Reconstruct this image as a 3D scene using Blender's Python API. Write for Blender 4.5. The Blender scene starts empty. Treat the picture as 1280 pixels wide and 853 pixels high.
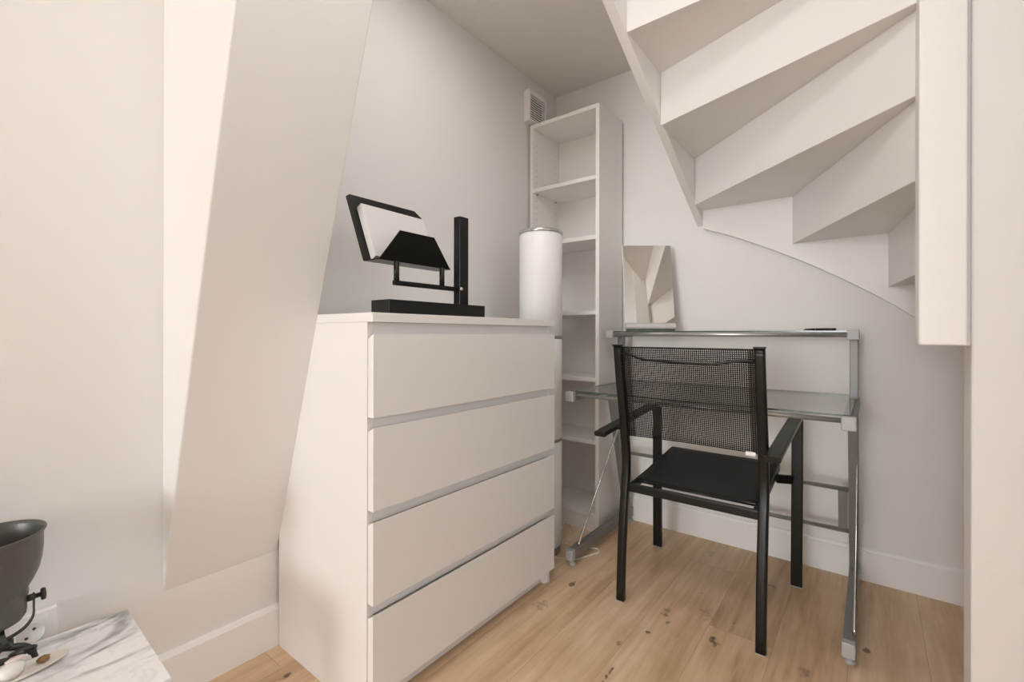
import bpy, bmesh, math, random
from mathutils import Vector, Matrix
random.seed(4)
PI = math.pi
scene = bpy.context.scene
COL = scene.collection

# ------------------------------------------------------------------ materials
def newmat(name):
    m = bpy.data.materials.new(name); m.use_nodes = True
    nt = m.node_tree; nt.nodes.clear()
    out = nt.nodes.new('ShaderNodeOutputMaterial')
    return m, nt, out

def N(nt, kind, **kw):
    n = nt.nodes.new(kind)
    for k, v in kw.items():
        if k in n.inputs: n.inputs[k].default_value = v
        else: setattr(n, k, v)
    return n

def painted(name, col, rough=0.5, bump=0.02, scale=180.0, var=0.02, spec=0.5, metal=0.0):
    """plain paint / lacquer / metal with a faint procedural unevenness"""
    m, nt, out = newmat(name)
    b = N(nt, 'ShaderNodeBsdfPrincipled')
    b.inputs['Roughness'].default_value = rough
    b.inputs['Metallic'].default_value = metal
    b.inputs['Specular IOR Level'].default_value = spec
    tc = N(nt, 'ShaderNodeTexCoord')
    no = N(nt, 'ShaderNodeTexNoise'); no.inputs['Scale'].default_value = 2.3; no.inputs['Detail'].default_value = 3
    nt.links.new(tc.outputs['Object'], no.inputs['Vector'])
    mx = N(nt, 'ShaderNodeMix', data_type='RGBA')
    mx.inputs[6].default_value = (*[c * (1 - var) for c in col], 1)
    mx.inputs[7].default_value = (*[min(1, c * (1 + var)) for c in col], 1)
    nt.links.new(no.outputs['Fac'], mx.inputs[0])
    nt.links.new(mx.outputs[2], b.inputs['Base Color'])
    if bump:
        n2 = N(nt, 'ShaderNodeTexNoise'); n2.inputs['Scale'].default_value = scale; n2.inputs['Detail'].default_value = 2
        nt.links.new(tc.outputs['Object'], n2.inputs['Vector'])
        bp = N(nt, 'ShaderNodeBump'); bp.inputs['Strength'].default_value = bump; bp.inputs['Distance'].default_value = 0.002
        nt.links.new(n2.outputs['Fac'], bp.inputs['Height'])
        nt.links.new(bp.outputs['Normal'], b.inputs['Normal'])
    nt.links.new(b.outputs[0], out.inputs[0])
    return m

M = {}
M['wall'] = painted('wall_paint', (0.795, 0.787, 0.777), 0.75, 0.15, 260)
M['ceil'] = painted('ceiling_paint', (0.79, 0.772, 0.75), 0.8, 0.1, 260)
M['trim'] = painted('trim_lacquer', (0.86, 0.852, 0.846), 0.35, 0.04, 90)
M['stair'] = painted('stair_lacquer', (0.82, 0.807, 0.796), 0.38, 0.05, 60)
M['lami'] = painted('white_laminate', (0.81, 0.80, 0.79), 0.4, 0.0)
M['lami_in'] = painted('shelf_laminate', (0.85, 0.84, 0.825), 0.4, 0.0)
M['hole'] = painted('drilled_hole', (0.25, 0.23, 0.21), 0.8, 0.0)
M['steel'] = painted('grey_powder_metal', (0.25, 0.247, 0.24), 0.45, 0.02, 300, metal=0.35)
M['tube'] = painted('silver_tube', (0.55, 0.55, 0.53), 0.3, 0.0, metal=0.75)
M['silver'] = painted('satin_silver', (0.74, 0.74, 0.74), 0.3, 0.0, metal=0.4)
M['chrome'] = painted('bright_metal', (0.62, 0.62, 0.61), 0.2, 0.0, metal=1.0)
M['cap'] = painted('grey_plastic_cap', (0.42, 0.42, 0.43), 0.4, 0.0)
M['black'] = painted('black_powder_coat', (0.011, 0.0100, 0.0088), 0.30, 0.02, 300, var=0.05, spec=0.3)
M['blackmatt'] = painted('black_matt_steel', (0.011, 0.010, 0.009), 0.42, 0.05, 400, var=0.05, spec=0.3)
M['paper'] = painted('paper', (0.66, 0.64, 0.635), 0.8, 0.0)
M['shade'] = painted('white_lamp_tube', (0.86, 0.86, 0.86), 0.42, 0.0)
M['seam'] = painted('grey_joint', (0.30, 0.29, 0.28), 0.5, 0.0)
M['cord'] = painted('white_cord', (0.80, 0.76, 0.70), 0.5, 0.0)
M['lampgrey'] = painted('charcoal_enamel', (0.11, 0.108, 0.102), 0.36, 0.03, 500, metal=0.35)
M['iron'] = painted('dark_iron', (0.06, 0.058, 0.055), 0.4, 0.1, 200, metal=0.6)
M['plastic'] = painted('white_plastic', (0.82, 0.81, 0.81), 0.3, 0.0)
M['ceramic'] = painted('cream_ceramic', (0.80, 0.76, 0.71), 0.35, 0.05, 60)
M['brown'] = painted('brown_wax', (0.25, 0.14, 0.05), 0.5, 0.4, 120, var=0.3)
M['pink'] = painted('pale_pink_shell', (0.78, 0.66, 0.64), 0.3, 0.1, 80)
M['pearl'] = painted('pearl_shell', (0.84, 0.83, 0.80), 0.15, 0.05, 40)
M['dark'] = painted('dark_void', (0.05, 0.045, 0.035), 0.9, 0.0)
M['outside'] = painted('outdoor_wall', (0.6, 0.6, 0.6), 0.9, 0.0)
M['foot'] = painted('clear_foot', (0.42, 0.42, 0.41), 0.3, 0.0)

def mirror_mat():
    m, nt, out = newmat('mirror_glass')
    b = N(nt, 'ShaderNodeBsdfPrincipled')
    b.inputs['Base Color'].default_value = (0.92, 0.92, 0.90, 1)
    b.inputs['Metallic'].default_value = 1; b.inputs['Roughness'].default_value = 0.02
    nt.links.new(b.outputs[0], out.inputs[0]); return m
M['mirror'] = mirror_mat()

def glass_mat():
    m, nt, out = newmat('clear_float_glass')
    tr = N(nt, 'ShaderNodeBsdfTransparent'); tr.inputs[0].default_value = (0.965, 0.98, 0.972, 1)
    gl = N(nt, 'ShaderNodeBsdfGlossy'); gl.inputs['Roughness'].default_value = 0.02
    lw = N(nt, 'ShaderNodeLayerWeight'); lw.inputs['Blend'].default_value = 0.5
    pw_ = N(nt, 'ShaderNodeMath', operation='POWER'); pw_.inputs[1].default_value = 5.0; nt.links.new(lw.outputs['Facing'], pw_.inputs[0])
    fr = N(nt, 'ShaderNodeMath', operation='MULTIPLY_ADD'); fr.inputs[1].default_value = 0.92; fr.inputs[2].default_value = 0.04; nt.links.new(pw_.outputs[0], fr.inputs[0])
    mx = N(nt, 'ShaderNodeMixShader')
    nt.links.new(fr.outputs[0], mx.inputs[0]); nt.links.new(tr.outputs[0], mx.inputs[1]); nt.links.new(gl.outputs[0], mx.inputs[2])
    nt.links.new(mx.outputs[0], out.inputs[0]); return m
M['glass'] = glass_mat()
M['glassedge'] = painted('green_glass_edge', (0.06, 0.085, 0.07), 0.15, 0.0)

def mesh_mat(name, hole):
    """woven sling: square weave with see-through gaps, laid out in object space"""
    m, nt, out = newmat(name)
    tc = N(nt, 'ShaderNodeUVMap')
    sep = N(nt, 'ShaderNodeSeparateXYZ'); nt.links.new(tc.outputs[0], sep.inputs[0])
    def stripe(sock, per, wid, off=0.0):
        a = N(nt, 'ShaderNodeMath', operation='MULTIPLY_ADD'); a.inputs[1].default_value = 1 / per; a.inputs[2].default_value = off
        nt.links.new(sock, a.inputs[0])
        f = N(nt, 'ShaderNodeMath', operation='FRACT'); nt.links.new(a.outputs[0], f.inputs[0])
        c = N(nt, 'ShaderNodeMath', operation='LESS_THAN'); c.inputs[1].default_value = wid
        nt.links.new(f.outputs[0], c.inputs[0]); return c.outputs[0]
    h = N(nt, 'ShaderNodeMath', operation='MULTIPLY')
    nt.links.new(stripe(sep.outputs[0], 0.0062, hole), h.inputs[0])
    nt.links.new(stripe(sep.outputs[1], 0.0062, hole), h.inputs[1])
    b = N(nt, 'ShaderNodeBsdfPrincipled')
    b.inputs['Base Color'].default_value = (0.014, 0.0125, 0.011, 1); b.inputs['Roughness'].default_value = 0.5; b.inputs['Specular IOR Level'].default_value = 0.25
    tr = N(nt, 'ShaderNodeBsdfTransparent')
    mx = N(nt, 'ShaderNodeMixShader')
    nt.links.new(h.outputs[0], mx.inputs[0]); nt.links.new(b.outputs[0], mx.inputs[1]); nt.links.new(tr.outputs[0], mx.inputs[2])
    nt.links.new(mx.outputs[0], out.inputs[0]); return m
M['sling'] = mesh_mat('black_woven_mesh', 0.55)
M['slingdense'] = mesh_mat('black_folded_mesh', 0.30)

def floor_mat():
    m, nt, out = newmat('oak_planks')
    L = nt.links.new
    tc = N(nt, 'ShaderNodeTexCoord')
    sep = N(nt, 'ShaderNodeSeparateXYZ'); L(tc.outputs['Object'], sep.inputs[0])
    def math_(op, a, b=None, c=None):
        n = N(nt, 'ShaderNodeMath', operation=op)
        for i, v in enumerate((a, b, c)):
            if v is None: continue
            if hasattr(v, 'is_output'): L(v, n.inputs[i])
            else: n.inputs[i].default_value = v
        return n.outputs[0]
    W, LEN = 0.180, 1.75
    px = math_('MULTIPLY_ADD', sep.outputs[0], 1 / W, 0.2867 + 40)
    ix = math_('FLOOR', px); fx = math_('FRACT', px)
    rnd = N(nt, 'ShaderNodeTexWhiteNoise', noise_dimensions='1D'); L(ix, rnd.inputs['W'])
    py = math_('MULTIPLY_ADD', sep.outputs[1], 1 / LEN, rnd.outputs['Value'])
    py = math_('ADD', py, 20.0)
    iy = math_('FLOOR', py); fy = math_('FRACT', py)
    cell = math_('MULTIPLY_ADD', iy, 17.31, ix)
    rc = N(nt, 'ShaderNodeTexWhiteNoise', noise_dimensions='1D'); L(cell, rc.inputs['W'])
    # seams
    ex = math_('MINIMUM', fx, math_('SUBTRACT', 1.0, fx)); ey = math_('MINIMUM', fy, math_('SUBTRACT', 1.0, fy))
    sx = math_('LESS_THAN', ex, 0.0045); sy = math_('LESS_THAN', ey, 0.0006)
    seam = math_('MAXIMUM', sx, sy)
    # grain
    mp = N(nt, 'ShaderNodeCombineXYZ')
    L(math_('MULTIPLY_ADD', rc.outputs['Value'], 7.0, sep.outputs[0]), mp.inputs[0])
    L(math_('MULTIPLY', sep.outputs[1], 0.085), mp.inputs[1]); L(math_('MULTIPLY', cell, 0.37), mp.inputs[2])
    g1 = N(nt, 'ShaderNodeTexNoise'); g1.inputs['Scale'].default_value = 55; g1.inputs['Detail'].default_value = 6; g1.inputs['Roughness'].default_value = 0.6
    L(mp.outputs[0], g1.inputs['Vector'])
    g2 = N(nt, 'ShaderNodeTexNoise'); g2.inputs['Scale'].default_value = 9; g2.inputs['Detail'].default_value = 4; g2.inputs['Distortion'].default_value = 1.2
    L(mp.outputs[0], g2.inputs['Vector'])
    g3 = N(nt, 'ShaderNodeTexNoise'); g3.inputs['Scale'].default_value = 5.0; g3.inputs['Detail'].default_value = 3
    L(tc.outputs['Object'], g3.inputs['Vector'])
    v = math_('MULTIPLY_ADD', g1.outputs['Fac'], 0.42, math_('MULTIPLY_ADD', g2.outputs['Fac'], 0.55, math_('MULTIPLY_ADD', rc.outputs['Value'], 0.12, math_('MULTIPLY', g3.outputs['Fac'], 0.25))))
    ramp = N(nt, 'ShaderNodeValToRGB')
    L(v, ramp.inputs[0])
    e = ramp.color_ramp.elements
    e[0].position = 0.42; e[0].color = (0.38, 0.23, 0.12, 1)
    e[1].position = 0.86; e[1].color = (0.80, 0.615, 0.44, 1)
    k = ramp.color_ramp.elements.new(0.63); k.color = (0.62, 0.43, 0.265, 1)
    col = ramp.outputs[0]
    # knots and cracks at the places they have on this floor: x, y, half-width, half-length, strength
    knots = [(-0.3766, 1.4899, 0.020, 0.026, 0.9), (-0.545, 1.545, 0.018, 0.035, 0.6), (-0.552, 1.405, 0.011, 0.016, 0.9),
             (-0.520, 1.500, 0.007, 0.018, 0.7), (-0.0108, 1.7223, 0.011, 0.020, 0.8), (-0.1466, 1.5092, 0.022, 0.030, 0.45),
             (-0.2907, 1.9483, 0.018, 0.018, 0.6), (-0.4807, 1.7388, 0.006, 0.008, 0.9), (-0.884, 1.50, 0.016, 0.024, 0.85),
             (-0.5695, 1.163, 0.006, 0.045, 0.9), (-0.5371, 2.0716, 0.022, 0.035, 0.4), (-0.90, 1.32, 0.028, 0.045, 0.35),
             (-1.2608, 0.6178, 0.010, 0.020, 0.9), (-0.60, 1.30, 0.010, 0.018, 0.6), (-0.962, 2.13, 0.020, 0.035, 0.5),
             (-0.35, 1.62, 0.005, 0.008, 0.8), (-0.43, 1.62, 0.028, 0.05, 0.25)]
    wn = N(nt, 'ShaderNodeTexNoise'); wn.inputs['Scale'].default_value = 45; wn.inputs['Detail'].default_value = 4
    L(tc.outputs['Object'], wn.inputs['Vector'])
    tot = None
    for (x, y, rx, ry, s) in knots:
        dx = math_('MULTIPLY', math_('SUBTRACT', sep.outputs[0], x), 1 / rx)
        dy = math_('MULTIPLY', math_('SUBTRACT', sep.outputs[1], y), 1 / ry)
        dd = math_('ADD', math_('MULTIPLY', dx, dx), math_('MULTIPLY', dy, dy))
        dd = math_('MULTIPLY_ADD', wn.outputs['Fac'], 4.2, math_('ADD', dd, -1.9))
        mk = N(nt, 'ShaderNodeMapRange'); L(dd, mk.inputs[0])
        mk.inputs[1].default_value = 0.05; mk.inputs[2].default_value = 0.9; mk.inputs[3].default_value = s; mk.inputs[4].default_value = 0.0
        tot = mk.outputs[0] if tot is None else math_('MAXIMUM', tot, mk.outputs[0])
    mk = N(nt, 'ShaderNodeMix', data_type='RGBA'); L(tot, mk.inputs[0]); L(col, mk.inputs[6]); mk.inputs[7].default_value = (0.085, 0.055, 0.035, 1)
    ms = N(nt, 'ShaderNodeMix', data_type='RGBA'); L(math_('MULTIPLY', seam, 0.55), ms.inputs[0]); L(mk.outputs[2], ms.inputs[6]); ms.inputs[7].default_value = (0.30, 0.20, 0.12, 1)
    b = N(nt, 'ShaderNodeBsdfPrincipled'); L(ms.outputs[2], b.inputs['Base Color'])
    b.inputs['Roughness'].default_value = 0.42; b.inputs['Specular IOR Level'].default_value = 0.4
    bp = N(nt, 'ShaderNodeBump'); bp.inputs['Strength'].default_value = 0.12; bp.inputs['Distance'].default_value = 0.001
    L(g1.outputs['Fac'], bp.inputs['Height']); L(bp.outputs[0], b.inputs['Normal'])
    L(b.outputs[0], out.inputs[0]); return m
M['floor'] = floor_mat()

def marble_mat():
    m, nt, out = newmat('white_veined_marble')
    L = nt.links.new
    tc = N(nt, 'ShaderNodeTexCoord')
    mp = N(nt, 'ShaderNodeMapping'); mp.inputs['Rotation'].default_value = (0, 0, 0.5); mp.inputs['Scale'].default_value = (1.0, 0.45, 1); mp.inputs['Location'].default_value = (0.33, 0.1, 0)
    L(tc.outputs['Object'], mp.inputs[0])
    def vein(scale, width, seedz, dist):
        n = N(nt, 'ShaderNodeTexNoise'); n.inputs['Scale'].default_value = scale; n.inputs['Detail'].default_value = 7; n.inputs['Distortion'].default_value = dist
        n.inputs['Roughness'].default_value = 0.55
        ad = N(nt, 'ShaderNodeVectorMath', operation='ADD'); ad.inputs[1].default_value = (0, 0, seedz); L(mp.outputs[0], ad.inputs[0]); L(ad.outputs[0], n.inputs['Vector'])
        a = N(nt, 'ShaderNodeMath', operation='SUBTRACT'); a.inputs[1].default_value = 0.5; L(n.outputs['Fac'], a.inputs[0])
        c = N(nt, 'ShaderNodeMath', operation='ABSOLUTE'); L(a.outputs[0], c.inputs[0])
        r = N(nt, 'ShaderNodeMapRange'); r.inputs[1].default_value = 0; r.inputs[2].default_value = width; r.inputs[3].default_value = 1; r.inputs[4].default_value = 0
        L(c.outputs[0], r.inputs[0]); return r.outputs[0]
    v1 = vein(5.5, 0.060, 0.0, 1.2); v2 = vein(13, 0.035, 3.3, 1.6)
    cl = N(nt, 'ShaderNodeTexNoise'); cl.inputs['Scale'].default_value = 7; cl.inputs['Detail'].default_value = 3; L(tc.outputs['Object'], cl.inputs['Vector'])
    cm = N(nt, 'ShaderNodeMapRange'); cm.inputs[1].default_value = .38; cm.inputs[2].default_value = .60; cm.inputs[3].default_value = .10; cm.inputs[4].default_value = 1.0; L(cl.outputs['Fac'], cm.inputs[0])
    a1 = N(nt, 'ShaderNodeMath', operation='MULTIPLY'); L(v1, a1.inputs[0]); L(cm.outputs[0], a1.inputs[1])
    a2 = N(nt, 'ShaderNodeMath', operation='MULTIPLY_ADD'); L(v2, a2.inputs[0]); a2.inputs[1].default_value = 0.13; L(a1.outputs[0], a2.inputs[2])
    mx = N(nt, 'ShaderNodeMix', data_type='RGBA'); L(a2.outputs[0], mx.inputs[0])
    mx.inputs[6].default_value = (0.86, 0.86, 0.865, 1); mx.inputs[7].default_value = (0.24, 0.24, 0.25, 1)
    b = N(nt, 'ShaderNodeBsdfPrincipled'); L(mx.outputs[2], b.inputs['Base Color']); b.inputs['Roughness'].default_value = 0.3
    L(b.outputs[0], out.inputs[0]); return m
M['marble'] = marble_mat()

# ------------------------------------------------------------------ mesh helpers
class B:
    def __init__(s): s.bm = bmesh.new(); s.mi = 0
    def _f(s, vs):
        try:
            f = s.bm.faces.new(vs); f.material_index = s.mi; return f
        except ValueError: return None
    def hull8(s, c):
        v = [s.bm.verts.new(p) for p in c]
        for q in ((0, 3, 2, 1), (4, 5, 6, 7), (0, 1, 5, 4), (1, 2, 6, 5), (2, 3, 7, 6), (3, 0, 4, 7)): s._f([v[i] for i in q])
        return s
    def box(s, x0, x1, y0, y1, z0, z1):
        return s.hull8([(x0, y0, z0), (x1, y0, z0), (x1, y1, z0), (x0, y1, z0), (x0, y0, z1), (x1, y0, z1), (x1, y1, z1), (x0, y1, z1)])
    def prism(s, pts, vec):
        """closed polygon pts (3-D) extruded by vec"""
        vec = Vector(vec)
        a = [s.bm.verts.new(p) for p in pts]; b = [s.bm.verts.new(Vector(p) + vec) for p in pts]
        s._f(a[::-1]); s._f(b); n = len(a)
        for i in range(n): s._f([a[i], a[(i + 1) % n], b[(i + 1) % n], b[i]])
        return s
    def sweep(s, path, sec, side=(1, 0, 0), cap=True, closed=False):
        """sweep the 2-D section (list of (a,b)) along path; a runs along side, b along tangent x side"""
        side = Vector(side).normalized(); path = [Vector(p) for p in path]; rings = []
        n = len(path)
        for i, p in enumerate(path):
            if closed: t = path[(i + 1) % n] - path[i - 1]
            else: t = path[min(i + 1, n - 1)] - path[max(i - 1, 0)]
            t.normalize(); nn = t.cross(side)
            if nn.length < 1e-5: nn = Vector((0, 0, 1))
            nn.normalize(); sd = nn.cross(t).normalized()
            rings.append([s.bm.verts.new(p + sd * a + nn * b) for a, b in sec])
        m = len(sec)
        for i in range(n if closed else n - 1):
            r, q = rings[i], rings[(i + 1) % n]
            for j in range(m): s._f([r[j], r[(j + 1) % m], q[(j + 1) % m], q[j]])
        if cap and not closed: s._f(rings[0][::-1]); s._f(rings[-1])
        return s
    def tube(s, path, r, seg=12, closed=False):
        path = [Vector(p) for p in path]; n = len(path)
        # parallel-transport frame
        t0 = (path[1] - path[0]).normalized()
        a = Vector((0, 0, 1)) if abs(t0.z) < 0.9 else Vector((1, 0, 0))
        u = t0.cross(a).normalized(); rings = []; 
        for i, p in enumerate(path):
            if closed: t = (path[(i + 1) % n] - path[i - 1]).normalized()
            else: t = (path[min(i + 1, n - 1)] - path[max(i - 1, 0)]).normalized()
            u = (u - t * u.dot(t)).normalized(); w = t.cross(u)
            rr = r[i] if isinstance(r, (list, tuple)) else r
            rings.append([s.bm.verts.new(p + (u * math.cos(2 * PI * k / seg) + w * math.sin(2 * PI * k / seg)) * rr) for k in range(seg)])
        for i in range(n if closed else n - 1):
            q0, q1 = rings[i], rings[(i + 1) % n]
            for j in range(seg):
                f = s._f([q0[j], q0[(j + 1) % seg], q1[(j + 1) % seg], q1[j]])
                if f: f.smooth = True
        if not closed: s._f(rings[0][::-1]); s._f(rings[-1])
        return s
    def lathe(s, prof, c=(0, 0, 0), seg=48, mat=None, smooth=True):
        """profile [(r,z)...]; r==0 ends close"""
        mat = mat or Matrix(); c = Vector(c); rings = []
        for r, z in prof:
            if r < 1e-6: rings.append([s.bm.verts.new(c + mat @ Vector((0, 0, z)))])
            else: rings.append([s.bm.verts.new(c + mat @ Vector((r * math.cos(2 * PI * k / seg), r * math.sin(2 * PI * k / seg), z))) for k in range(seg)])
        for a, b in zip(rings, rings[1:]):
            for j in range(seg):
                if len(a) == 1 and len(b) == 1: continue
                if len(a) == 1: f = s._f([a[0], b[j], b[(j + 1) % seg]])
                elif len(b) == 1: f = s._f([a[j], b[0], a[(j + 1) % seg]])
                else: f = s._f([a[j], a[(j + 1) % seg], b[(j + 1) % seg], b[j]])
                if f: f.smooth = smooth
        return s
    def obj(s, name, mat, parent=None, bevel=0.0, seg=2, smooth_angle=None):
        bmesh.ops.recalc_face_normals(s.bm, faces=s.bm.faces[:])
        me = bpy.data.meshes.new(name); s.bm.to_mesh(me); s.bm.free()
        for mm in (mat if isinstance(mat, (list, tuple)) else [mat]): me.materials.append(mm)
        o = bpy.data.objects.new(name, me); COL.objects.link(o)
        if parent is not None:
            o.parent = parent
            o.matrix_parent_inverse = parent.matrix_basis.inverted() if parent.type == 'EMPTY' else Matrix()
        if bevel:
            md = o.modifiers.new('edge', 'BEVEL'); md.width = bevel; md.segments = seg; md.limit_method = 'ANGLE'; md.angle_limit = math.radians(35)
            md.harden_normals = False
        if smooth_angle:
            me.shade_smooth()
            md = o.modifiers.new('wn', 'WEIGHTED_NORMAL'); md.keep_sharp = True
        return o

def thing(name, loc, label, cat, group=None):
    o = bpy.data.objects.new(name, None); COL.objects.link(o); o.location = loc
    o.empty_display_size = 0.05
    o['label'] = label; o['category'] = cat
    if group: o['group'] = group
    bpy.context.view_layer.update()
    return o
def struct(o): o['kind'] = 'structure'; return o

def smooth_path(pts, n=8, closed=False):
    P = [Vector(p) for p in pts]; out = []; m = len(P)
    rng = range(m) if closed else range(m - 1)
    for i in rng:
        p0 = P[i - 1] if (i > 0 or closed) else P[i] * 2 - P[i + 1]
        p1 = P[i]; p2 = P[(i + 1) % m]
        p3 = P[(i + 2) % m] if (i + 2 < m or closed) else P[i + 1] * 2 - P[i]
        for k in range(n):
            t = k / n
            out.append(0.5 * ((2 * p1) + (-p0 + p2) * t + (2 * p0 - 5 * p1 + 4 * p2 - p3) * t * t + (-p0 + 3 * p1 - 3 * p2 + p3) * t ** 3))
    if not closed: out.append(P[-1])
    return out
def rect(a, b): return [(-a / 2, -b / 2), (a / 2, -b / 2), (a / 2, b / 2), (-a / 2, b / 2)]
def rrect(a, b, r, n=3):
    o = []
    for cx, cy, a0 in ((a / 2 - r, b / 2 - r, 0), (-a / 2 + r, b / 2 - r, 90), (-a / 2 + r, -b / 2 + r, 180), (a / 2 - r, -b / 2 + r, 270)):
        for k in range(n + 1):
            t = math.radians(a0 + 90 * k / n); o.append((cx + r * math.cos(t), cy + r * math.sin(t)))
    return o

# ------------------------------------------------------------------ room
WX, WY, CZ = -1.417, 2.222, 2.278       # left wall, back wall, ceiling
RX, RY = 2.4, -8.0                       # far side and rear of the room
struct(B().box(WX - .1, RX + .1, RY - .1, WY + .1, -0.06, 0).obj('floor', M['floor']))
struct(B().box(WX - .1, RX + .1, RY - .1, WY + .1, CZ, CZ + .08).obj('ceiling', M['ceil']))
struct(B().box(WX - .1, WX, RY - .1, WY + .1, 0, CZ).obj('wall_left', M['wall']))
struct(B().box(WX, RX, WY, WY + .1, 0, CZ).obj('wall_back', M['wall']))
# near partition whose end carries the stair's newel
struct(B().box(0.165, RX, 1.357, 1.452, 0, CZ).obj('wall_right', M['wall'], bevel=0.004))
struct(B().box(.1562, .166, 1.372, 1.452, .913, CZ).obj('trim_2', M['trim']))
# passage to the rear window; unseen side bay, its window added for fill light
PX, PY = .06, -.75
b = B(); b.box(RX, RX + .1, PY, WY, 0, .5); b.box(RX, RX + .1, PY, WY, 2.1, CZ)
b.box(RX, RX + .1, PY, -.55, .5, 2.1); b.box(RX, RX + .1, 1.15, WY, .5, 2.1)
struct(b.obj('wall_side', M['wall']))
struct(B().box(PX, RX + .1, PY - .1, PY, 0, CZ).obj('wall_light_blocker', M['wall']))  # unseen wall added to keep rear-window light off the near partition
struct(B().box(.75, .85, RY, PY - .1, 0, CZ).obj('wall_corridor', M['wall']))
b = B(); b.box(WX, .75, RY - .1, RY, 0, .3); b.box(WX, .75, RY - .1, RY, 2.2, CZ)
b.box(WX, -1.35, RY - .1, RY, .3, 2.2); b.box(.68, .75, RY - .1, RY, .3, 2.2)
struct(b.obj('wall_rear', M['wall']))
b = B()
for x in (-1.35, -.365, .62): b.box(x, x + .06, RY - .09, RY - .02, .3, 2.2)
b.box(-1.35, .68, RY - .09, RY - .02, .3, .37); b.box(-1.35, .68, RY - .09, RY - .02, 2.13, 2.2)
struct(b.obj('window_1', M['trim'], bevel=.003))
b = B()
for y in (-.55, .27, 1.09): b.box(RX + .02, RX + .09, y, y + .06, .5, 2.1)
b.box(RX + .02, RX + .09, -.55, 1.15, .5, .57); b.box(RX + .02, RX + .09, -.55, 1.15, 2.03, 2.1)
struct(b.obj('added_window', M['trim'], bevel=.003))  # added frame around the unseen side fill

# baseboards: plain board with a small chamfered lip
def base_profile(h): return [(0, 0), (0.013, 0), (0.013, h - 0.012), (0.006, h - 0.001), (0.0, h)]
BH = 0.1231
pr_ = base_profile(BH)
b = B(); b.prism([(WX + a, RY, z) for a, z in pr_], (0, WY - RY, 0)); struct(b.obj('baseboard_left', M['trim']))
def back_profile(h): return [(0, 0), (0.014, 0), (0.014, h - 0.014), (0.010, h - 0.013), (0.009, h - 0.004), (0.005, h), (0, h)]
b = B(); b.prism([(WX, WY - a, z) for a, z in back_profile(BH)], (RX - WX, 0, 0)); struct(b.obj('baseboard_back', M['trim']))

# sloped boxed-in rafter against the left wall
b = B(); s_ = 0.3277; z0 = 0.2786
zt = CZ
b.prism([(WX, .379, z0), (WX + s_ * (zt - z0), .379, zt), (WX, .379, zt)], (0, .667 - .379, 0))
struct(b.obj('trim_1', M['wall'], bevel=.004))

# ------------------------------------------------------------------ staircase
st = thing('staircase', (-0.3, 1.8, 0.913), 'white painted winding staircase seen from below with hanging newel post', 'staircase')
XI, XO, YS = -0.6075, -0.6395, 2.19
SB0, SS = 1.4258, 0.5202     # outer string: underside height at y=2.2374 and its slope
zb = lambda y: SB0 + SS * (2.2374 - y)
yt = 2.2374 - (CZ - SB0) / SS
b = B()
b.prism([(XO, WY, zb(WY)), (XO, yt, CZ), (XO, WY, CZ), ][0:1] + [(XO, yt, CZ), (XO, yt + .85, CZ), (XO, WY, zb(WY) + .44)], (XI - XO, 0, 0))
b.obj('outer_string', M['stair'], st, bevel=.0025)
low = [(-.6074, 1.4172), (-.49, 1.3695), (-.3697, 1.3114), (-.2534, 1.2500), (-.1515, 1.1905), (-.0447, 1.1215), (.0437, 1.0600), (.1206, .9970), (.2269, .8990), (.33, .80), (.5, .64), (.8, .36)]
lo = smooth_path([(x, YS, z) for x, z in low], 5)
b = B(); up = [Vector((p.x, p.y, min(p.z + .30 + (0.12 if p.x > -.5 else 0.0), 2.0))) for p in reversed(lo)]
b.prism([tuple(p) for p in lo] + [tuple(p) for p in up], (0, WY - YS, 0))
b.obj('wall_string', M['stair'], st, bevel=.002)
T = [2.078, 1.886, 1.698, 1.500, 1.309, 1.115, 0.922]
A = [((XI, 1.10), (.08, 1.30)), ((XI, 1.362), (.08, 1.352)), ((XI, 1.656), (.08, 1.400)), ((XI, 2.069), (.084, 1.434)),
     ((-.2553, YS), (.100, 1.434)), ((.0478, YS), (.150, 1.434)), ((.36, YS), (.20, 1.452))]
TT = 0.036
def board(p, q, th, z0_, z1_):
    p = Vector((*p, 0)); q = Vector((*q, 0)); d = (q - p).normalized(); n = Vector((-d.y, d.x, 0))
    if n.y < 0: n = -n
    n = n * th
    return [tuple(p + Vector((0, 0, z0_))), tuple(q + Vector((0, 0, z0_))), tuple(q + n + Vector((0, 0, z0_))), tuple(p + n + Vector((0, 0, z0_)))], (0, 0, z1_ - z0_)
for k in range(0, 6):
    # risers: board k hangs between the tread above and the back of the tread below
    if k >= 0:
        p, q = A[k]
        ztop = CZ if k == 0 else T[k - 1]
        pts, v = board(p, q, .014, T[k] - .003, ztop)
        if k in (4, 5):
            pts, v = board(p, q, .014, T[k] - .003, ztop)
        B().prism(pts, v).obj('riser', M['stair'], st, bevel=.0012)
polys = {0: [A[0][0], A[0][1], A[1][1], A[1][0]], 1: [A[1][0], A[1][1], A[2][1], A[2][0]], 2: [A[2][0], A[2][1], A[3][1], A[3][0]],
         3: [A[3][0], A[3][1], A[4][1], A[4][0], (XI, YS)], 4: [A[4][0], A[4][1], A[5][1], A[5][0]], 5: [A[5][0], A[5][1], A[6][1], A[6][0]]}
for k, pl in polys.items():
    c = Vector((sum(p[0] for p in pl) / len(pl), sum(p[1] for p in pl) / len(pl)))
    B().prism([(x, y + .002, T[k]) for x, y in pl], (0, 0, TT)).obj('tread', M['stair'], st)
B().box(.080, .1560, 1.33, 1.4363, .913, CZ).obj('newel_post', M['stair'], st, bevel=.004, seg=3)

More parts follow.
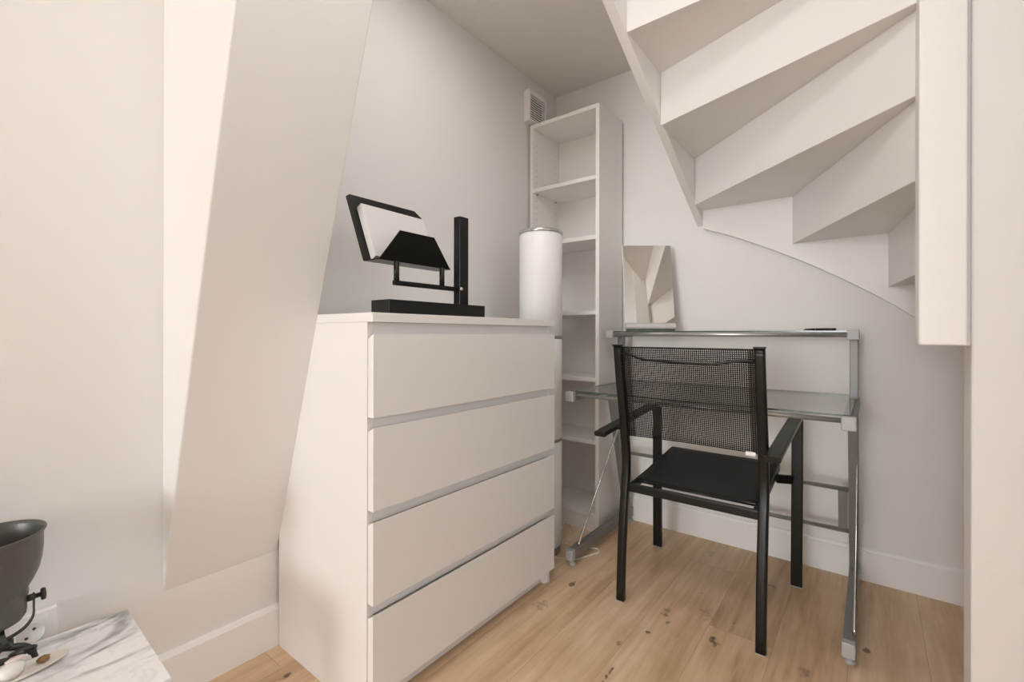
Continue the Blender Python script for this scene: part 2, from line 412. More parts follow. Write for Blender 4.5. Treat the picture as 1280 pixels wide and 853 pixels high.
# ------------------------------------------------------------------ chest of drawers
DX, DY0, DY1, DH = -0.9375, 0.6636, 1.466, 0.987
ch = thing('chest_of_drawers', (-1.17, 1.065, 0), 'white chest of four handleless drawers against the left wall', 'chest of drawers')
xb = WX + .016; xf = -0.960
for y in (DY0, DY1 - .018): B().box(xb, xf, y, y + .018, 0, .9637).obj('side_panel', M['lami'], ch, bevel=.0008)
B().box(xb, DX, DY0, DY1, .9640, DH).obj('top_panel', M['lami'], ch, bevel=.001)
B().box(xb, xb + .006, DY0 + .018, DY1 - .018, .03, .9637).obj('back_panel', M['lami'], ch)
B().box(xf - .035, xf - .018, DY0 + .018, DY1 - .018, .004, .052).obj('plinth', M['lami'], ch, bevel=.0008)
bots = [.7332, .5080, .2828, .0577]
for i, z in enumerate(bots):
    h = .2012
    # front with a sloping finger edge along its top; low box behind it
    b = B()
    x0, x1 = xf + .0015, DX
    b.prism([(x0, DY0 + .002, z), (x1, DY0 + .002, z), (x1, DY0 + .002, z + h), (x0, DY0 + .002, z + h - .011)], (0, DY1 - DY0 - .004, 0))
    d = b.obj('drawer', M['lami'], ch, bevel=.0008)
    b = B()
    b.box(xb + .03, xf, DY0 + .03, DY0 + .042, z + .02, z + .15); b.box(xb + .03, xf, DY1 - .042, DY1 - .03, z + .02, z + .15)
    b.box(xb + .03, xb + .042, DY0 + .042, DY1 - .042, z + .02, z + .15); b.box(xb + .042, xf, DY0 + .042, DY1 - .042, z + .02, z + .03)
    b.obj('drawer_box', M['lami'], d)
for z in (bots[0] - .022, bots[1] - .022, bots[2] - .022, .925):
    B().box(xf - .016, xf - .001, DY0 + .018, DY1 - .018, z - .012, z + (.034 if z < .9 else .0385)).obj('rail', M['lami'], ch)
for y in (DY0 + .001, DY1 - .031): B().box(xf - .034, xf - .004, y + .004, y + .030, 0, .052).obj('foot', M['plastic'], ch, bevel=.001)

# ------------------------------------------------------------------ tall narrow bookcase
BX1, BW, BY0, BHt = -1.005, .3977, 1.951, 2.018
bk = thing('bookcase', (-1.2, 2.08, 0), 'tall narrow empty white bookcase in the corner', 'bookcase')
BX0 = BX1 - BW; BY1 = WY - .002; th = .018
def side(x0, x1, inner):
    b = B(); b.box(x0, x1, BY0, BY1 - (.016 if True else 0), 0, BHt); b.mi = 1
    # shelf-pin holes drilled in two rows
    for yy in (BY0 + .035, BY1 - .055):
        z = .19
        while z < 1.93:
            if abs((z % .29) - .14) > .0:
                xx = x1 + .0004 if inner > 0 else x0 - .0004
                pts = [b.bm.verts.new((xx, yy + .0026 * math.cos(2 * PI * k / 8), z + .0026 * math.sin(2 * PI * k / 8))) for k in range(8)]
                b._f(pts)
            z += .032
    return b
side(BX0, BX0 + th, 1).obj('side_panel', [M['lami_in'], M['hole']], bk)
side(BX1 - th, BX1, -1).obj('side_panel', [M['lami_in'], M['hole']], bk)
B().box(BX0 + th, BX1 - th, BY0, BY1 - .016, BHt - th, BHt).obj('top_panel', M['lami_in'], bk, bevel=.0006)
B().box(BX0 + .003, BX1 - .003, BY1 - .0155, BY1 - .012, .06, BHt - .002).obj('back_panel', M['lami_in'], bk)
for zt_ in (1.686, 1.403, 1.047, .729, .434, .090):
    s = B().box(BX0 + th + .0005, BX1 - th - .0005, BY0 + .001, BY1 - .017, zt_ - .019, zt_).obj('shelf', M['lami_in'], bk, bevel=.0006)
    if zt_ > .2:
        for xx, sg in ((BX0 + th, 1), (BX1 - th, -1)):
            for yy in (BY0 + .035, BY1 - .055):
                B().tube([(xx, yy, zt_ - .0225), (xx + sg * .009, yy, zt_ - .0225)], .0028, 8).obj('shelf_pin', M['steel'], s)
B().box(BX0 + th, BX1 - th, BY0 + .006, BY0 + .022, 0, .071).obj('plinth', M['lami_in'], bk)

# ------------------------------------------------------------------ air vent on the left wall
vt = thing('air_vent', (WX, 1.99, 2.11), 'small white louvred air vent high beside the bookcase', 'air vent')
vy0, vy1, vz0, vz1, vx = 1.915, 2.072, 2.032, 2.192, -1.381
b = B()
b.box(WX, vx, vy0, vy0 + .012, vz0, vz1); b.box(WX, vx, vy1 - .012, vy1, vz0, vz1)
b.box(WX, vx, vy0 + .012, vy1 - .012, vz1 - .022, vz1); b.box(WX, vx, vy0 + .012, vy1 - .012, vz0, vz0 + .012)
b.obj('frame', M['trim'], vt, bevel=.0015)
B().box(WX + .0005, WX + .012, vy0 + .012, vy1 - .012, vz0 + .012, vz1 - .022).obj('duct_opening', M['dark'], vt)
n = 10
for k in range(n):
    z = vz0 + .015 + (vz1 - .022 - vz0 - .018) * (k + .5) / n
    b = B(); b.prism([(vx - .006, vy0 + .011, z - .0030), (vx - .003, vy0 + .011, z - .0030), (vx - .003, vy0 + .011, z + .0022), (vx - .006, vy0 + .011, z + .0036)], (0, vy1 - vy0 - .022, 0))
    b.obj('louvre', M['trim'], vt)

# ------------------------------------------------------------------ white column lamp
CX, CY_, CR = -1.135, 1.66, .0925
cl = thing('column_lamp', (CX, CY_, 0), 'tall white cylindrical column lamp standing between drawers and bookcase', 'floor lamp')
segs = [(.034, .477), (.489, .915), (.927, 1.366)]
for a, z in segs:
    B().lathe([(0, a), (CR - .003, a), (CR, a + .003), (CR, z - .003), (CR - .003, z), (0, z)], (CX, CY_, 0), 64).obj('tube_segment', M['shade'], cl)
for z in (.477, .915):
    B().lathe([(0, z), (CR - .002, z), (CR - .002, z + .012), (0, z + .012)], (CX, CY_, 0), 64).obj('joint_ring', M['seam'], cl)
B().lathe([(CR - .004, 1.366), (CR + .003, 1.366), (CR + .0035, 1.3685), (CR + .0035, 1.3755), (CR + .002, 1.378), (CR - .006, 1.378), (CR - .006, 1.366)], (CX, CY_, 0), 64).obj('top_rim', M['chrome'], cl)
B().lathe([(0, .0), (CR - .008, .0), (CR - .006, .004), (CR - .006, .034), (0, .034)], (CX, CY_, 0), 64).obj('base', M['seam'], cl)
cord = [(-1.05, 1.632, .0025), (-1.037, 1.633, .0025), (-1.02, 1.639, .0025), (-.993, 1.648, .0025), (-.965, 1.668, .0025), (-.952, 1.70, .0025), (-.935, 1.745, .0025), (-.920, 1.785, .0025), (-.938, 1.812, .0025), (-.968, 1.80, .0025),
        (-1.00, 1.787, .0025), (-1.04, 1.774, .0025), (-1.078, 1.776, .0025), (-1.088, 1.796, .0025), (-1.076, 1.822, .0025), (-1.078, 1.862, .0025), (-1.115, 1.91, .004), (-1.150, 1.938, .02), (-1.172, 1.925, .030), (-1.150, 1.86, .018), (-1.128, 1.79, .008), (-1.130, 1.755, .006)]
o = B().tube(smooth_path(cord, 7), .0024, 8).obj('power_cord', M['cord'])
o['label'] = 'white power cord looped on the floor under the desk foot'; o['category'] = 'cord'

# ------------------------------------------------------------------ display stand on the drawers
bs = thing('display_stand', (-.99, .9, DH), 'black steel display stand with upright post and folded tray on the drawers', 'display stand')
b = B(); y0_, y1_ = .725, 1.088; x0_, x1_ = -1.031, -.955
b.box(x0_, x1_, y0_ + .0, y1_, DH, DH + .036)
b.obj('base_bar', M['blackmatt'], bs, bevel=.0012)
pz = 1.2863
B().box(-.9917, -.965, .9867, 1.0236, DH + .036, pz).obj('upright_post', M['black'], bs, bevel=.0015)
B().sweep([(-.982, .760, 1.0690), (-.982, .9865, 1.0690)], rrect(.013, .013, .003)).obj('arm', M['black'], bs)
for y in (.768, .930): B().tube([(-.982, y, 1.072), (-.982, y, 1.1265)], .0075, 14).obj('prong', M['black'], bs)
b = B(); b.lathe([(0, 0), (.006, 0), (.006, .004), (.0045, .006), (0, .006)], (-.965, .990, 1.069), 16, Matrix.Rotation(PI / 2, 3, 'Y')); b.obj('bolt', M['chrome'], bs)
# folded tray: bottom strip, tall leaning back plate with clipped corners, short trapezoid front flap
zb_ = 1.1265; xk, xr_ = -1.052, -.992; yA, yB = .715, .974; tk = .003
def plate(pts, n):
    n = Vector(n).normalized() * tk
    return pts, n
tr = B()
tr.prism([(xk, yA, zb_), (xr_, yA + .006, zb_), (xr_, yB, zb_), (xk, yB - .0, zb_)], (0, 0, tk))
bx, bz = -.082, .185         # back plate leans away by bx over height bz
def BP(y, f): return (xk + bx * f, y, zb_ + bz * f)
tr.prism([BP(yA, 0), BP(yB, 0), BP(yB + .003, .945), BP(yB - .018, 1.045), BP(yA + .012, 1.04), BP(yA, .995)], Vector((bz, 0, -bx)).normalized() * tk)
fx_, fz = .030, .077
def FP(y, f): return (xr_ + fx_ * f, y, zb_ + fz * f)
tr.prism([FP(yA + .006, 0), FP(yB, 0), FP(yB - .092, 1), FP(yA + .050, 1)], Vector((-fz, 0, fx_)).normalized() * tk)
tr.obj('tray', M['black'], bs)
# paper block leaning on the tray's back plate
lv = Vector((bx, 0, bz)).normalized(); nv = Vector((bz, 0, -bx)).normalized()
o0 = Vector((xk, yA + .022, zb_)) + nv * .0035 + Vector((0, 0, .004))
pw, phh, pt = yB - yA - .040, .164, .022
c = []
for dn in (0, pt):
    for dy, dl in ((0, 0), (pw, 0), (pw, phh * .985), (0, phh)):
        c.append(o0 + nv * dn + Vector((0, dy, 0)) + lv * dl)
o = B().hull8([tuple(c[i]) for i in (0, 1, 2, 3, 4, 5, 6, 7)]).obj('paper_block', M['paper'], bevel=.0006)
o['label'] = 'thick block of blank white paper leaning in the black display tray'; o['category'] = 'paper'

# ------------------------------------------------------------------ glass desk
dk = thing('desk', (-.5, 1.95, 0), 'narrow glass topped desk on a grey tubular metal frame behind the chair', 'desk')
LX, RX_ = -.957, -.050
for sx, X in ((-1, LX), (1, RX_)):
    w = .030
    fb = B().box(X - w / 2, X + w / 2, 1.625, 2.190, .028, .066).obj('foot_beam', M['steel'], dk, bevel=.002)
    for y0q, y1q in ((1.600, 1.627), (2.188, 2.205)):
        B().box(X - w / 2 - .001, X + w / 2 + .001, y0q, y1q, .026, .068).obj('end_cap', M['cap'], fb, bevel=.003)
    for yq in (1.628, 2.178):
        B().lathe([(0, 0), (.012, 0), (.014, .003), (.014, .010), (.007, .014), (.007, .028), (0, .028)], (X + .002, yq, 0), 20).obj('glide', M['foot'], fb)
    # slanting rear leg
    leg = B().sweep([(X, 2.165, .060), (X, 1.985, .672)], rect(.030, .038)).obj('slanted_leg', M['steel'], dk, bevel=.0025)
    # thin bright brace rod from foot to leg
    B().tube([(X + .012, 1.660, .066), (X + .012, 1.664, .080), (X + .012, 2.02, .478), (X + .006, 2.032, .492)], .0048, 10).obj('brace_rod', M['chrome'], dk)
    # desktop side beam
    sb = B().box(X - .016, X + .016, 1.622, 2.165, .6665, .7000).obj('side_beam', M['steel'], dk, bevel=.002)
    B().box(X - .018, X + .018, 1.602, 1.625, .6640, .7040).obj('end_cap', M['cap'], sb, bevel=.003)
    # upper post carrying the shelf
    B().box(X - .013, X + .013, 2.075, 2.110, .700, .925).obj('shelf_post', M['steel'], dk, bevel=.0025)
    ub = B().box(X - .0145, X + .0145, 1.978, 2.190, .9215, .9440).obj('shelf_beam', M['steel'], dk, bevel=.002)
    B().box(X - .017, X + .017, 1.958, 1.980, .918, .952).obj('end_cap', M['cap'], ub, bevel=.002)
def rail(y, z, r, name='cross_tube', a=LX + .012, c_=RX_ - .012): B().tube([(a, y, z), (c_, y, z)], r, 16).obj(name, M['tube'], dk)
rail(1.632, .6880, .0075, 'front_tube'); rail(1.985, .9345, .0085, 'shelf_tube')
rail(2.075, .3720, .0085); rail(2.115, .2080, .0085)
for x in (-.083, LX + .033):
    B().sweep([(x, 2.080, .372), (x, 2.113, .208)], rect(.028, .004)).obj('bracket_plate', M['steel'], dk)
g = B(); g.mi = 0
def glass(x0, x1, y0, y1, z0, z1, name):
    b = B(); b.box(x0, x1, y0, y1, z0, z1)
    b.bm.faces.ensure_lookup_table()
    for f in b.bm.faces:
        f.normal_update()
        if abs(f.normal.z) < .5: f.material_index = 1
    return b.obj(name, [M['glass'], M['glassedge']], dk)
glass(LX - .006, RX_ + .004, 1.626, 2.185, .7005, .7065, 'glass_top')
glass(LX + .004, RX_ - .018, 1.978, 2.185, .9445, .9495, 'glass_shelf')

# mirror standing on the desk shelf, turned to the room, leaning back
fw = Vector((-.6145, .789, 0)); rt = Vector((.789, .6145, 0))
mr = thing('tabletop_mirror', (-.79, 2.045, .9495), 'rectangular frameless mirror with silver foot leaning back on the desk shelf', 'mirror')
mc = Vector((-.790, 2.035, .9500))
upv = (Vector((0, 0, 1)) * math.cos(math.radians(9.5)) + fw * math.sin(math.radians(9.5))); nrm = rt.cross(upv).normalized()
if nrm.dot(fw) > 0: nrm = -nrm
def MB(a, c_, d): return mc + rt * a + upv * c_ + nrm * d
def mbox(a0, a1, c0, c1, d0, d1):
    b = B(); b.hull8([tuple(MB(*q)) for q in ((a0, c0, d1), (a1, c0, d1), (a1, c0, d0), (a0, c0, d0), (a0, c1, d1), (a1, c1, d1), (a1, c1, d0), (a0, c1, d0))]); return b
hw = .1125
mbox(-hw, hw, .036, .405, -.010, 0).obj('mirror_back', M['plastic'], mr, bevel=.001)
mbox(-hw + .001, hw - .001, .037, .404, 0.0003, .003).obj('mirror_glass', M['mirror'], mr)
b = B(); p0 = [MB(-hw, q[0], q[1]) for q in ((.008, -.012), (.008, .010), (.014, .0145), (.024, .0145), (.033, .008), (.0355, .003), (.0355, -.012))]
b.prism([tuple(p) for p in p0], rt * (2 * hw)); b.obj('silver_foot', M['silver'], mr)
mbox(-hw + .004, hw - .004, .0015, .008, -.010, .009).obj('rubber_strip', M['glassedge'], mr)

# pen on the shelf
pn = thing('pen', (-.145, 2.0, .953), 'slim black pen lying on the right end of the desk shelf', 'pen')
yp, zp = 2.035, .9545
B().tube([(-.200, yp, zp - .002), (-.196, yp, zp), (-.165, yp, zp)], [.0012, .0028, .0040], 12).obj('barrel_tip', M['black'], pn)
B().tube([(-.164, yp, zp), (-.104, yp, zp), (-.101, yp, zp)], [.0044, .0046, .0034], 12).obj('cap', M['black'], pn)
B().tube([(-.165, yp, zp), (-.1635, yp, zp)], .0046, 12).obj('ring', M['chrome'], pn)

# ------------------------------------------------------------------ chair
cr = thing('armchair', (-.48, 1.75, 0), 'black metal armchair with woven mesh back and seat facing the desk', 'chair')
XL, XR = -.694, -.2545
def rear_path(X):
    return smooth_path([(X, 1.515, .004), (X, 1.5270, .20), (X, 1.5470, .36), (X, 1.5600, .46), (X, 1.5550, .54), (X, 1.5330, .66), (X, 1.5080, .78), (X, 1.4880, .897)], 5)
for X in (XL, XR):
    lg = B().sweep(rear_path(X), rrect(.029, .024, .007)).obj('rear_leg', M['black'], cr, smooth_angle=40)
    B().box(X - .0155, X + .0155, 1.474, 1.502, .894, .900).obj('end_plug', M['black'], lg, bevel=.002)
    B().box(X - .012, X + .012, 1.505, 1.526, 0, .006).obj('foot_pad', M['foot'], lg)
AXL, AXR = -.744, -.2165
for X, sg in ((AXL, 1), (AXR, -1)):
    # arm slopes down to the back, front leg drops from its front end
    fl = B().sweep([(X + sg * .002, 2.000, .005), (X, 2.000, .40), (X, 2.000, .617)], rrect(.037, .019, .004)).obj('front_leg', M['black'], cr)
    B().box(X - .015, X + .015, 1.993, 2.007, 0, .007).obj('foot_pad', M['foot'], fl)
    B().sweep([(X, 1.452, .588), (X, 1.50, .5935), (X, 1.75, .615), (X, 1.985, .634), (X, 2.012, .632)], rrect(.042, .017, .005)).obj('armrest', M['black'], cr)
    B().tube([(X - sg * -.022, 1.5455, .598), (XL + .008 if sg > 0 else XR - .008, 1.5455, .592)], .0045, 10).obj('arm_bolt', M['black'], cr)
# seat frame
SXL, SXR = -.672, -.2765
def sz(y): return .402 + (y - 1.565) * (.448 - .402) / .405
for X in (SXL, SXR):
    B().sweep([(X, 1.565, sz(1.565) - .008), (X, 1.77, sz(1.77) - .014), (X, 1.975, sz(1.975) - .010)], rrect(.016, .028, .005)).obj('seat_rail', M['black'], cr, smooth_angle=40)
B().sweep([(XL + .010, 1.556, .391), (XR - .010, 1.556, .391)], rrect(.016, .030, .005), side=(0, 1, 0)).obj('rear_rail', M['black'], cr)
B().tube([(SXL, 1.968, .436), (SXR, 1.968, .436)], .010, 12).obj('front_rail', M['black'], cr)
for a, c_ in ((AXL + .016, SXL - .004), (AXR - .016, SXR + .004)):
    B().sweep([(a, 1.985, .398), (c_, 1.945, .404)], rrect(.016, .032, .004), side=(0, 1, 0)).obj('side_stub', M['black'], cr)
def cloth(us, vs, fn, name, mat, parent):
    bm = bmesh.new(); g_ = [[bm.verts.new(fn(u, v)) for u in us] for v in vs]
    uv = bm.loops.layers.uv.new('UVMap')
    cum = [[0.0]]; 
    W_ = (Vector(fn(us[-1], vs[0])) - Vector(fn(us[0], vs[0]))).length; H_ = (Vector(fn(us[0], vs[-1])) - Vector(fn(us[0], vs[0]))).length
    for j in range(len(vs) - 1):
        for i in range(len(us) - 1):
            f = bm.faces.new([g_[j][i], g_[j][i + 1], g_[j + 1][i + 1], g_[j + 1][i]]); f.smooth = True
            for l, (a, c_) in zip(f.loops, ((i, j), (i + 1, j), (i + 1, j + 1), (i, j + 1))):
                l[uv].uv = (us[a] / 1.0 * W_ / (us[-1] - us[0]), vs[c_] * H_ / (vs[-1] - vs[0]))
    me = bpy.data.meshes.new(name); bm.to_mesh(me); bm.free(); me.materials.append(mat)
    o = bpy.data.objects.new(name, me); COL.objects.link(o); o.parent = parent
    if parent.type == 'EMPTY': o.matrix_parent_inverse = parent.matrix_basis.inverted()
    md = o.modifiers.new('thick', 'SOLIDIFY'); md.thickness = .0012; md.offset = 0
    return o
import bisect
rp = rear_path(0)
zs = [p.z for p in rp]
def ypost(z):
    i = max(1, min(len(zs) - 1, bisect.bisect(zs, z))); t = (z - zs[i - 1]) / (zs[i] - zs[i - 1])
    return rp[i - 1].y * (1 - t) + rp[i].y * t
lin = lambda a, c_, n: [a + (c_ - a) * k / n for k in range(n + 1)]
x0b, x1b = XL + .012, XR - .012
def backfn(u, v):
    t = (u - x0b) / (x1b - x0b)
    return (u, ypost(v) + .004 + .010 * math.sin(PI * t), v)
sl = cloth(lin(x0b + .026, x1b - .018, 14), lin(.5745, .886, 14), backfn, 'back_sling', M['sling'], cr)
e1 = cloth(lin(x0b, x0b + .026, 2), lin(.5745, .886, 14), backfn, 'sling_hem', M['slingdense'], sl)
e2 = cloth(lin(x1b - .018, x1b, 2), lin(.5745, .886, 14), backfn, 'sling_hem', M['slingdense'], sl)
e3 = cloth(lin(x0b, x1b, 14), lin(.886, .893, 1), backfn, 'sling_hem', M['slingdense'], sl)
def seatfn(u, v):
    t = (u - SXL) / (SXR - SXL)
    return (u, v, sz(v) + .007 - .014 * math.sin(PI * t) * math.sin(PI * (v - 1.55) / .44))
M['seatmesh'] = mesh_mat('black_seat_mesh', 0.36)
cloth(lin(SXL, SXR, 14), lin(1.590, 1.978, 14), seatfn, 'seat_sling', M['seatmesh'], cr)
B().tube([(SXL, 1.586, sz(1.58) + .004), (SXR, 1.586, sz(1.58) + .004)], .0035, 8).obj('sling_rod', M['black'], cr)
# bowed rod behind the upper back
xa, xc_ = XL + .012, XR - .012
bow = smooth_path([(xa, 1.484, .8700), (xa + .03, 1.478, .8690), (xa + .07, 1.472, .8560), (xa + .11, 1.470, .8500), (-.47, 1.468, .8460), (xc_ - .13, 1.466, .8440), (xc_ - .10, 1.468, .8470), (xc_ - .055, 1.474, .8560), (xc_ - .03, 1.476, .8580), (xc_, 1.482, .8580)], 4)
B().tube(bow, .0043, 10).obj('back_rod', M['black'], cr)
b = B(); b.box(XR - .045, XR - .018, 1.532, 1.5335, .571, .583); b.obj('care_tag', M['plastic'], cr)

# ------------------------------------------------------------------ marble table by the left wall
tb_z = .290
rot = Matrix.Rotation(math.radians(-1.5), 3, 'Z')
tO = Vector((-1.3730, .3005, 0))      # far corner next to the wall
def TP(x, y, z): v = rot @ Vector((x, y, 0)); return (tO.x + v.x, tO.y + v.y, z)
mt = thing('side_table', (tO.x + .17, tO.y - .35, 0), 'low side table with white marble top at the left wall', 'side table')
def tbox(x0, x1, y0, y1, z0, z1):
    return B().hull8([TP(x0, y0, z0), TP(x1, y0, z0), TP(x1, y1, z0), TP(x0, y1, z0), TP(x0, y0, z1), TP(x1, y0, z1), TP(x1, y1, z1), TP(x0, y1, z1)])
tbox(0, .337, -.80, 0, tb_z - .03, tb_z).obj('marble_top', M['marble'], mt, bevel=.0015)
for x in (.02, .287):
    for y in (-.78, -.05):
        tbox(x, x + .03, y, y + .03, 0, tb_z - .03).obj('leg', M['plastic'], mt, bevel=.001)

# spot lamp on the marble
LC = Vector((-1.318, .084, 0))
lp = thing('spot_lamp', (LC.x, LC.y, tb_z), 'charcoal metal spot lamp pointing up on the marble table', 'lamp')
tilt = Matrix.Rotation(math.radians(2.5), 3, 'X')
piv = Vector((LC.x, LC.y, .410))
prof = [(0, -.034), (.030, -.034), (.041, -.031), (.046, -.024), (.0475, -.016), (.0475, .008), (.0505, .012), (.0515, .018), (.0505, .022), (.052, .028), (.060, .042), (.068, .060), (.0725, .080), (.0755, .102), (.0765, .128), (.0800, .134), (.0815, .137), (.0810, .139), (.0785, .1385),
        (.0745, .132), (.0735, .102), (.0700, .080), (.0650, .060), (.0560, .042), (.048, .028), (.045, .010), (.0, .006)]
B().lathe(prof, piv, 56, tilt).obj('lamp_head', M['lampgrey'], lp)
kn = B(); Ry = Matrix.Rotation(-PI / 2, 3, 'X')
kn.lathe([(0, 0), (.0065, 0), (.0065, .012), (.0045, .013), (.0045, .021), (0, .021)], piv + Vector((0, .0465, 0)), 16, Ry)
kn.lathe([(0, .020), (.010, .0205), (.0115, .0215), (.0115, .0265), (.010, .0275), (0, .0275)], piv + Vector((0, .0465, 0)), 20, Ry)
kn.obj('knob', M['iron'], lp)
b = B()
ypk = LC.y + .057
path = smooth_path([(LC.x, ypk, .417), (LC.x, ypk, .395), (LC.x, ypk - .001, .372), (LC.x, ypk - .012, .355), (LC.x, LC.y + .025, .345), (LC.x, LC.y, .342), (LC.x, LC.y - .025, .345), (LC.x, LC.y - .045, .355), (LC.x, LC.y - .056, .372), (LC.x, LC.y - .057, .395), (LC.x, LC.y - .057, .417)], 5)
b.sweep(path, rect(.010, .0025)); b.obj('yoke', M['iron'], lp)
b = B()
b.sweep(smooth_path([(LC.x + .012, LC.y + .012, .374), (LC.x + .03, LC.y + .012, .366), (LC.x + .036, LC.y + .016, .352), (LC.x + .026, LC.y + .022, .342), (LC.x + .008, LC.y + .022, .338)], 5), rect(.008, .004), side=(0, 1, 0))
b.lathe([(0, 0), (.013, 0), (.014, .003), (.014, .012), (.008, .016), (0, .016)], (LC.x + .002, LC.y + .016, .329), 20)
b.obj('hub', M['iron'], lp)
z_ = tb_z + .004
hub = Vector((LC.x + .004, LC.y + .014, .332))
for k, (ex, ey) in enumerate(((.050, -.060), (.010, .044), (-.03, -.02))):
    pts = [hub, hub + Vector((ex * .25, ey * .25, -.004)), hub + Vector((ex * .6, ey * .65, -.010)), hub + Vector((ex * .85, ey * .9, -.024)), Vector((hub.x + ex, hub.y + ey, z_ + .001))]
    B().tube(smooth_path(pts, 6), [.0065] * 20 + [.0048] * 5, 10).obj('leg', M['iron'], lp)
# looped screw handle of the clamp
lpc = hub + Vector((.020, .026, -.012))
loop = [lpc + Vector((.020 * math.cos(t) * .5, .017 * math.sin(t), .009 * math.cos(t))) for t in [2 * PI * k / 24 for k in range(24)]]
B().tube(loop, .0032, 8, closed=True).obj('ring_handle', M['iron'], lp)
loop = [hub + Vector((.028 + .013 * math.cos(t), -.022 + .030 * math.sin(t), -.014 + .010 * math.cos(t))) for t in [2 * PI * k / 24 for k in range(24)]]
B().tube(loop, .0036, 8, closed=True).obj('ring_handle', M['iron'], lp)

# long dish with a shell
dc = Vector((-1.268, .085, tb_z + .0006))
b = B(); rings = []
for fr, z in ((.0, .003), (.70, .003), (.92, .0055), (1.0, .0095), (1.0, .0115), (.97, .0105), (.88, .0065), (.68, .0055), (.0, .0055)):
    if fr == 0: rings.append([b.bm.verts.new(dc + Vector((0, 0, z - .003)))]); continue
    rg = []
    for k in range(48):
        t = 2 * PI * k / 48; cy = math.sin(t); cx = math.cos(t)
        wdt = .030 * fr * (abs(cx) ** 1.0) * (1 if cx > 0 else -1)
        rg.append(b.bm.verts.new(dc + Vector((wdt + .012 * (abs(cy) ** 2) * 0, .100 * fr * cy, z - .003 + .003 * abs(cy) ** 3 * (fr > .9)))))
    rings.append(rg)
for a, c_ in zip(rings, rings[1:]):
    for j in range(48):
        if len(a) == 1: f = b._f([a[0], c_[j], c_[(j + 1) % 48]])
        elif len(c_) == 1: f = b._f([a[j], c_[0], a[(j + 1) % 48]])
        else: f = b._f([a[j], a[(j + 1) % 48], c_[(j + 1) % 48], c_[j]])
        if f: f.smooth = True
o = b.obj('dish', M['ceramic']); o['label'] = 'long cream leaf-shaped dish on the marble table'; o['category'] = 'dish'
sh = thing('seashell', (-1.262, .105, tb_z + .004), 'glossy pearl white seashell in the cream dish', 'seashell')
def blob(c, r3, name, mat, parent=None, ns=20, rz=0.0, bumps=0.0, taper=0.0):
    b = B(); R_ = Matrix.Rotation(rz, 3, 'Z'); rings = []
    for i in range(ns + 1):
        ph = PI * i / ns; rr = math.sin(ph); z = -math.cos(ph)
        if i in (0, ns): rings.append([b.bm.verts.new(Vector(c) + Vector((0, 0, z * r3[2])))]); continue
        rg = []
        for k in range(28):
            t = 2 * PI * k / 28; q = 1 + bumps * math.sin(5 * t + 3 * z) * rr
            x, y = rr * math.cos(t) * q, rr * math.sin(t) * q
            x *= 1 - taper * y
            rg.append(b.bm.verts.new(Vector(c) + R_ @ Vector((x * r3[0], y * r3[1], z * r3[2]))))
        rings.append(rg)
    for a, c_ in zip(rings, rings[1:]):
        for j in range(28):
            if len(a) == 1: f = b._f([a[0], c_[j], c_[(j + 1) % 28]])
            elif len(c_) == 1: f = b._f([a[j], c_[0], a[(j + 1) % 28]])
            else: f = b._f([a[j], a[(j + 1) % 28], c_[(j + 1) % 28], c_[j]])
            if f: f.smooth = True
    return b.obj(name, mat, parent)
blob((-1.262, .106, tb_z + .0175), (.0165, .020, .0140), 'shell_body', M['pearl'], sh, rz=.4, bumps=.03, taper=.25)
blob((-1.276, .112, tb_z + .0290), (.007, .014, .0050), 'shell_lip', M['pink'], sh, rz=.1, taper=.3)
o = blob((-1.276, .150, tb_z + .0092), (.008, .010, .0055), 'amber_nugget', M['brown'], None, bumps=.15, rz=.6)
o['label'] = 'small brown amber coloured nugget beside the seashell in the dish'; o['category'] = 'ornament'

# wall socket low on the left wall behind the lamp
so = thing('wall_socket', (WX, .115, .303), 'white double wall socket on the left wall behind the spot lamp', 'socket')
b = B(); y0s, y1s, z0s, z1s = .030, .1875, .258, .3415
xs = WX + .017
b.prism([(WX, y0s, z0s), (WX, y1s, z0s), (WX, y1s, z1s), (WX, y0s, z1s)], (xs - WX, 0, 0)); b.obj('frame', M['plastic'], so, bevel=.004, seg=3)
for yc in (.1445, .0735):
    ins = B().box(xs - .0005, xs + .0012, yc - .0285, yc + .0285, .2725, .3300).obj('insert', M['plastic'], so, bevel=.0008)
    B().lathe([(.0225, 0), (.0235, .0015), (.0215, .0018), (.0205, -.0002), (0, -.0002)], (xs + .0018, yc, .3015), 36, Matrix.Rotation(PI / 2, 3, 'Y')).obj('receptacle_ring', M['plastic'], ins)
    b = B()
    for dz in (-.0095, .0095):
        b.lathe([(0, .0006), (.0028, .0006), (.0028, 0), (0, 0)], (xs + .0020, yc + dz * 0.6, .3015 + dz * .8), 12, Matrix.Rotation(PI / 2, 3, 'Y'))
    b.obj('contact_holes', M['dark'], ins)

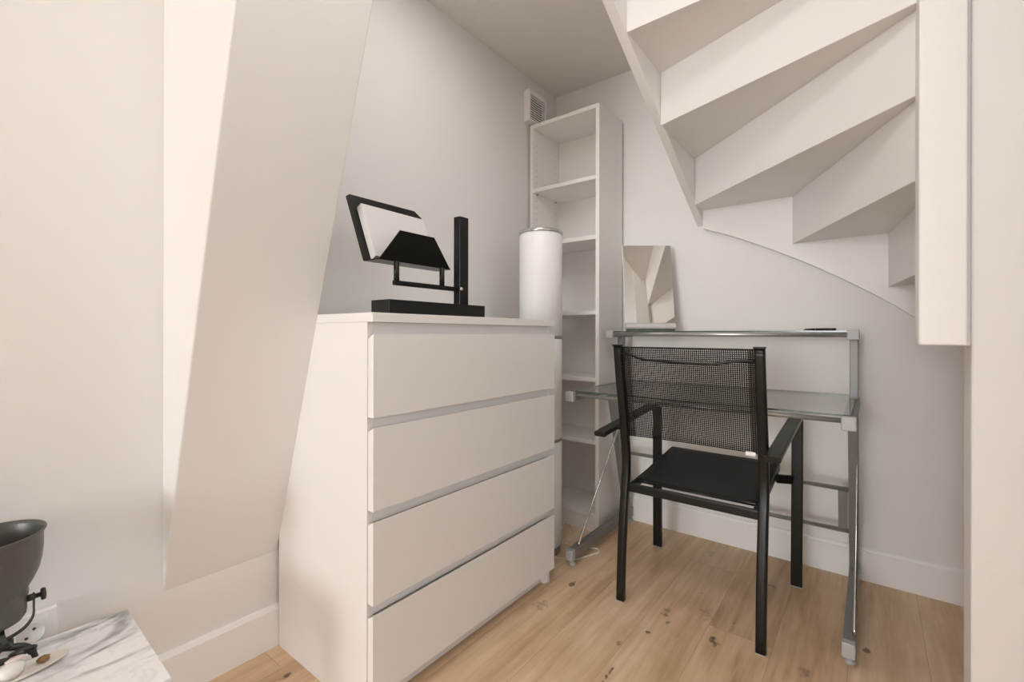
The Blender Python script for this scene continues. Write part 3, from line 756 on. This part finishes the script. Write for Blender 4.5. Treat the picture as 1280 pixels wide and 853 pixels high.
# ------------------------------------------------------------------ light
def area(name, loc, rot_, sx, sy, power, col):
    l = bpy.data.lights.new(name, 'AREA'); l.shape = 'RECTANGLE'; l.size = sx; l.size_y = sy; l.energy = power; l.color = col
    o = bpy.data.objects.new(name, l); COL.objects.link(o); o.location = loc; o.rotation_euler = rot_; return o
area('daylight_rear_window', (-.335, RY, 1.25), (math.radians(90), 0, 0), 2.0, 1.85, 165, (.93, .97, 1.0))
area('side_fill', (RX, .3, 1.3), (0, math.radians(90), 0), 1.5, 1.6, 3.5, (.95, .975, 1.0))  # weak fill added out of view for the faces turned to +X
l = bpy.data.lights.new('ceiling_fill', 'AREA'); l.shape = 'DISK'; l.size = .7; l.energy = 6; l.color = (1.0, .975, .945)  # added fill below the ceiling, no fixture, lifts the alcove
o = bpy.data.objects.new('ceiling_fill', l); COL.objects.link(o); o.location = (-.32, .28, CZ - .03)
l = bpy.data.lights.new('niche_fill', 'AREA'); l.shape = 'DISK'; l.size = .42; l.energy = 2.0; l.color = (1.0, .945, .88)  # second fill, added out of view to brighten the niche
o = bpy.data.objects.new('niche_fill', l); COL.objects.link(o); o.location = (-.88, 1.05, CZ - .02)
w = bpy.data.worlds.new('daylight'); scene.world = w; w.use_nodes = True
w.node_tree.nodes['Background'].inputs[0].default_value = (.9, .95, 1, 1); w.node_tree.nodes['Background'].inputs[1].default_value = 1.0

# ------------------------------------------------------------------ camera
cam = bpy.data.cameras.new('camera'); co = bpy.data.objects.new('camera', cam); COL.objects.link(co)
FPX, CYP, HH = 577.13, 417.54, .936
yaw = math.radians(37.9154); ro = math.radians(.1073)
f = Vector((-math.sin(yaw), math.cos(yaw), 0)); r = Vector((math.cos(yaw), math.sin(yaw), 0)); u = Vector((0, 0, 1))
r2 = r * math.cos(ro) + u * math.sin(ro); u2 = -r * math.sin(ro) + u * math.cos(ro)
co.matrix_world = Matrix(((r2.x, u2.x, -f.x, 0), (r2.y, u2.y, -f.y, 0), (r2.z, u2.z, -f.z, HH), (0, 0, 0, 1)))
cam.sensor_width = 36; cam.sensor_fit = 'HORIZONTAL'; cam.lens = FPX / 1280 * 36
cam.shift_x = 0; cam.shift_y = -(426.5 - CYP) / 1280
cam.clip_start = .02
scene.camera = co
vs = scene.view_settings; vs.view_transform = 'Standard'; vs.look = 'None'; vs.exposure = 0.46; vs.gamma = 1; vs.use_curve_mapping = False
scene.display_settings.display_device = 'sRGB'
scene.cycles.max_bounces = 16; scene.cycles.diffuse_bounces = 10; scene.cycles.transparent_max_bounces = 24
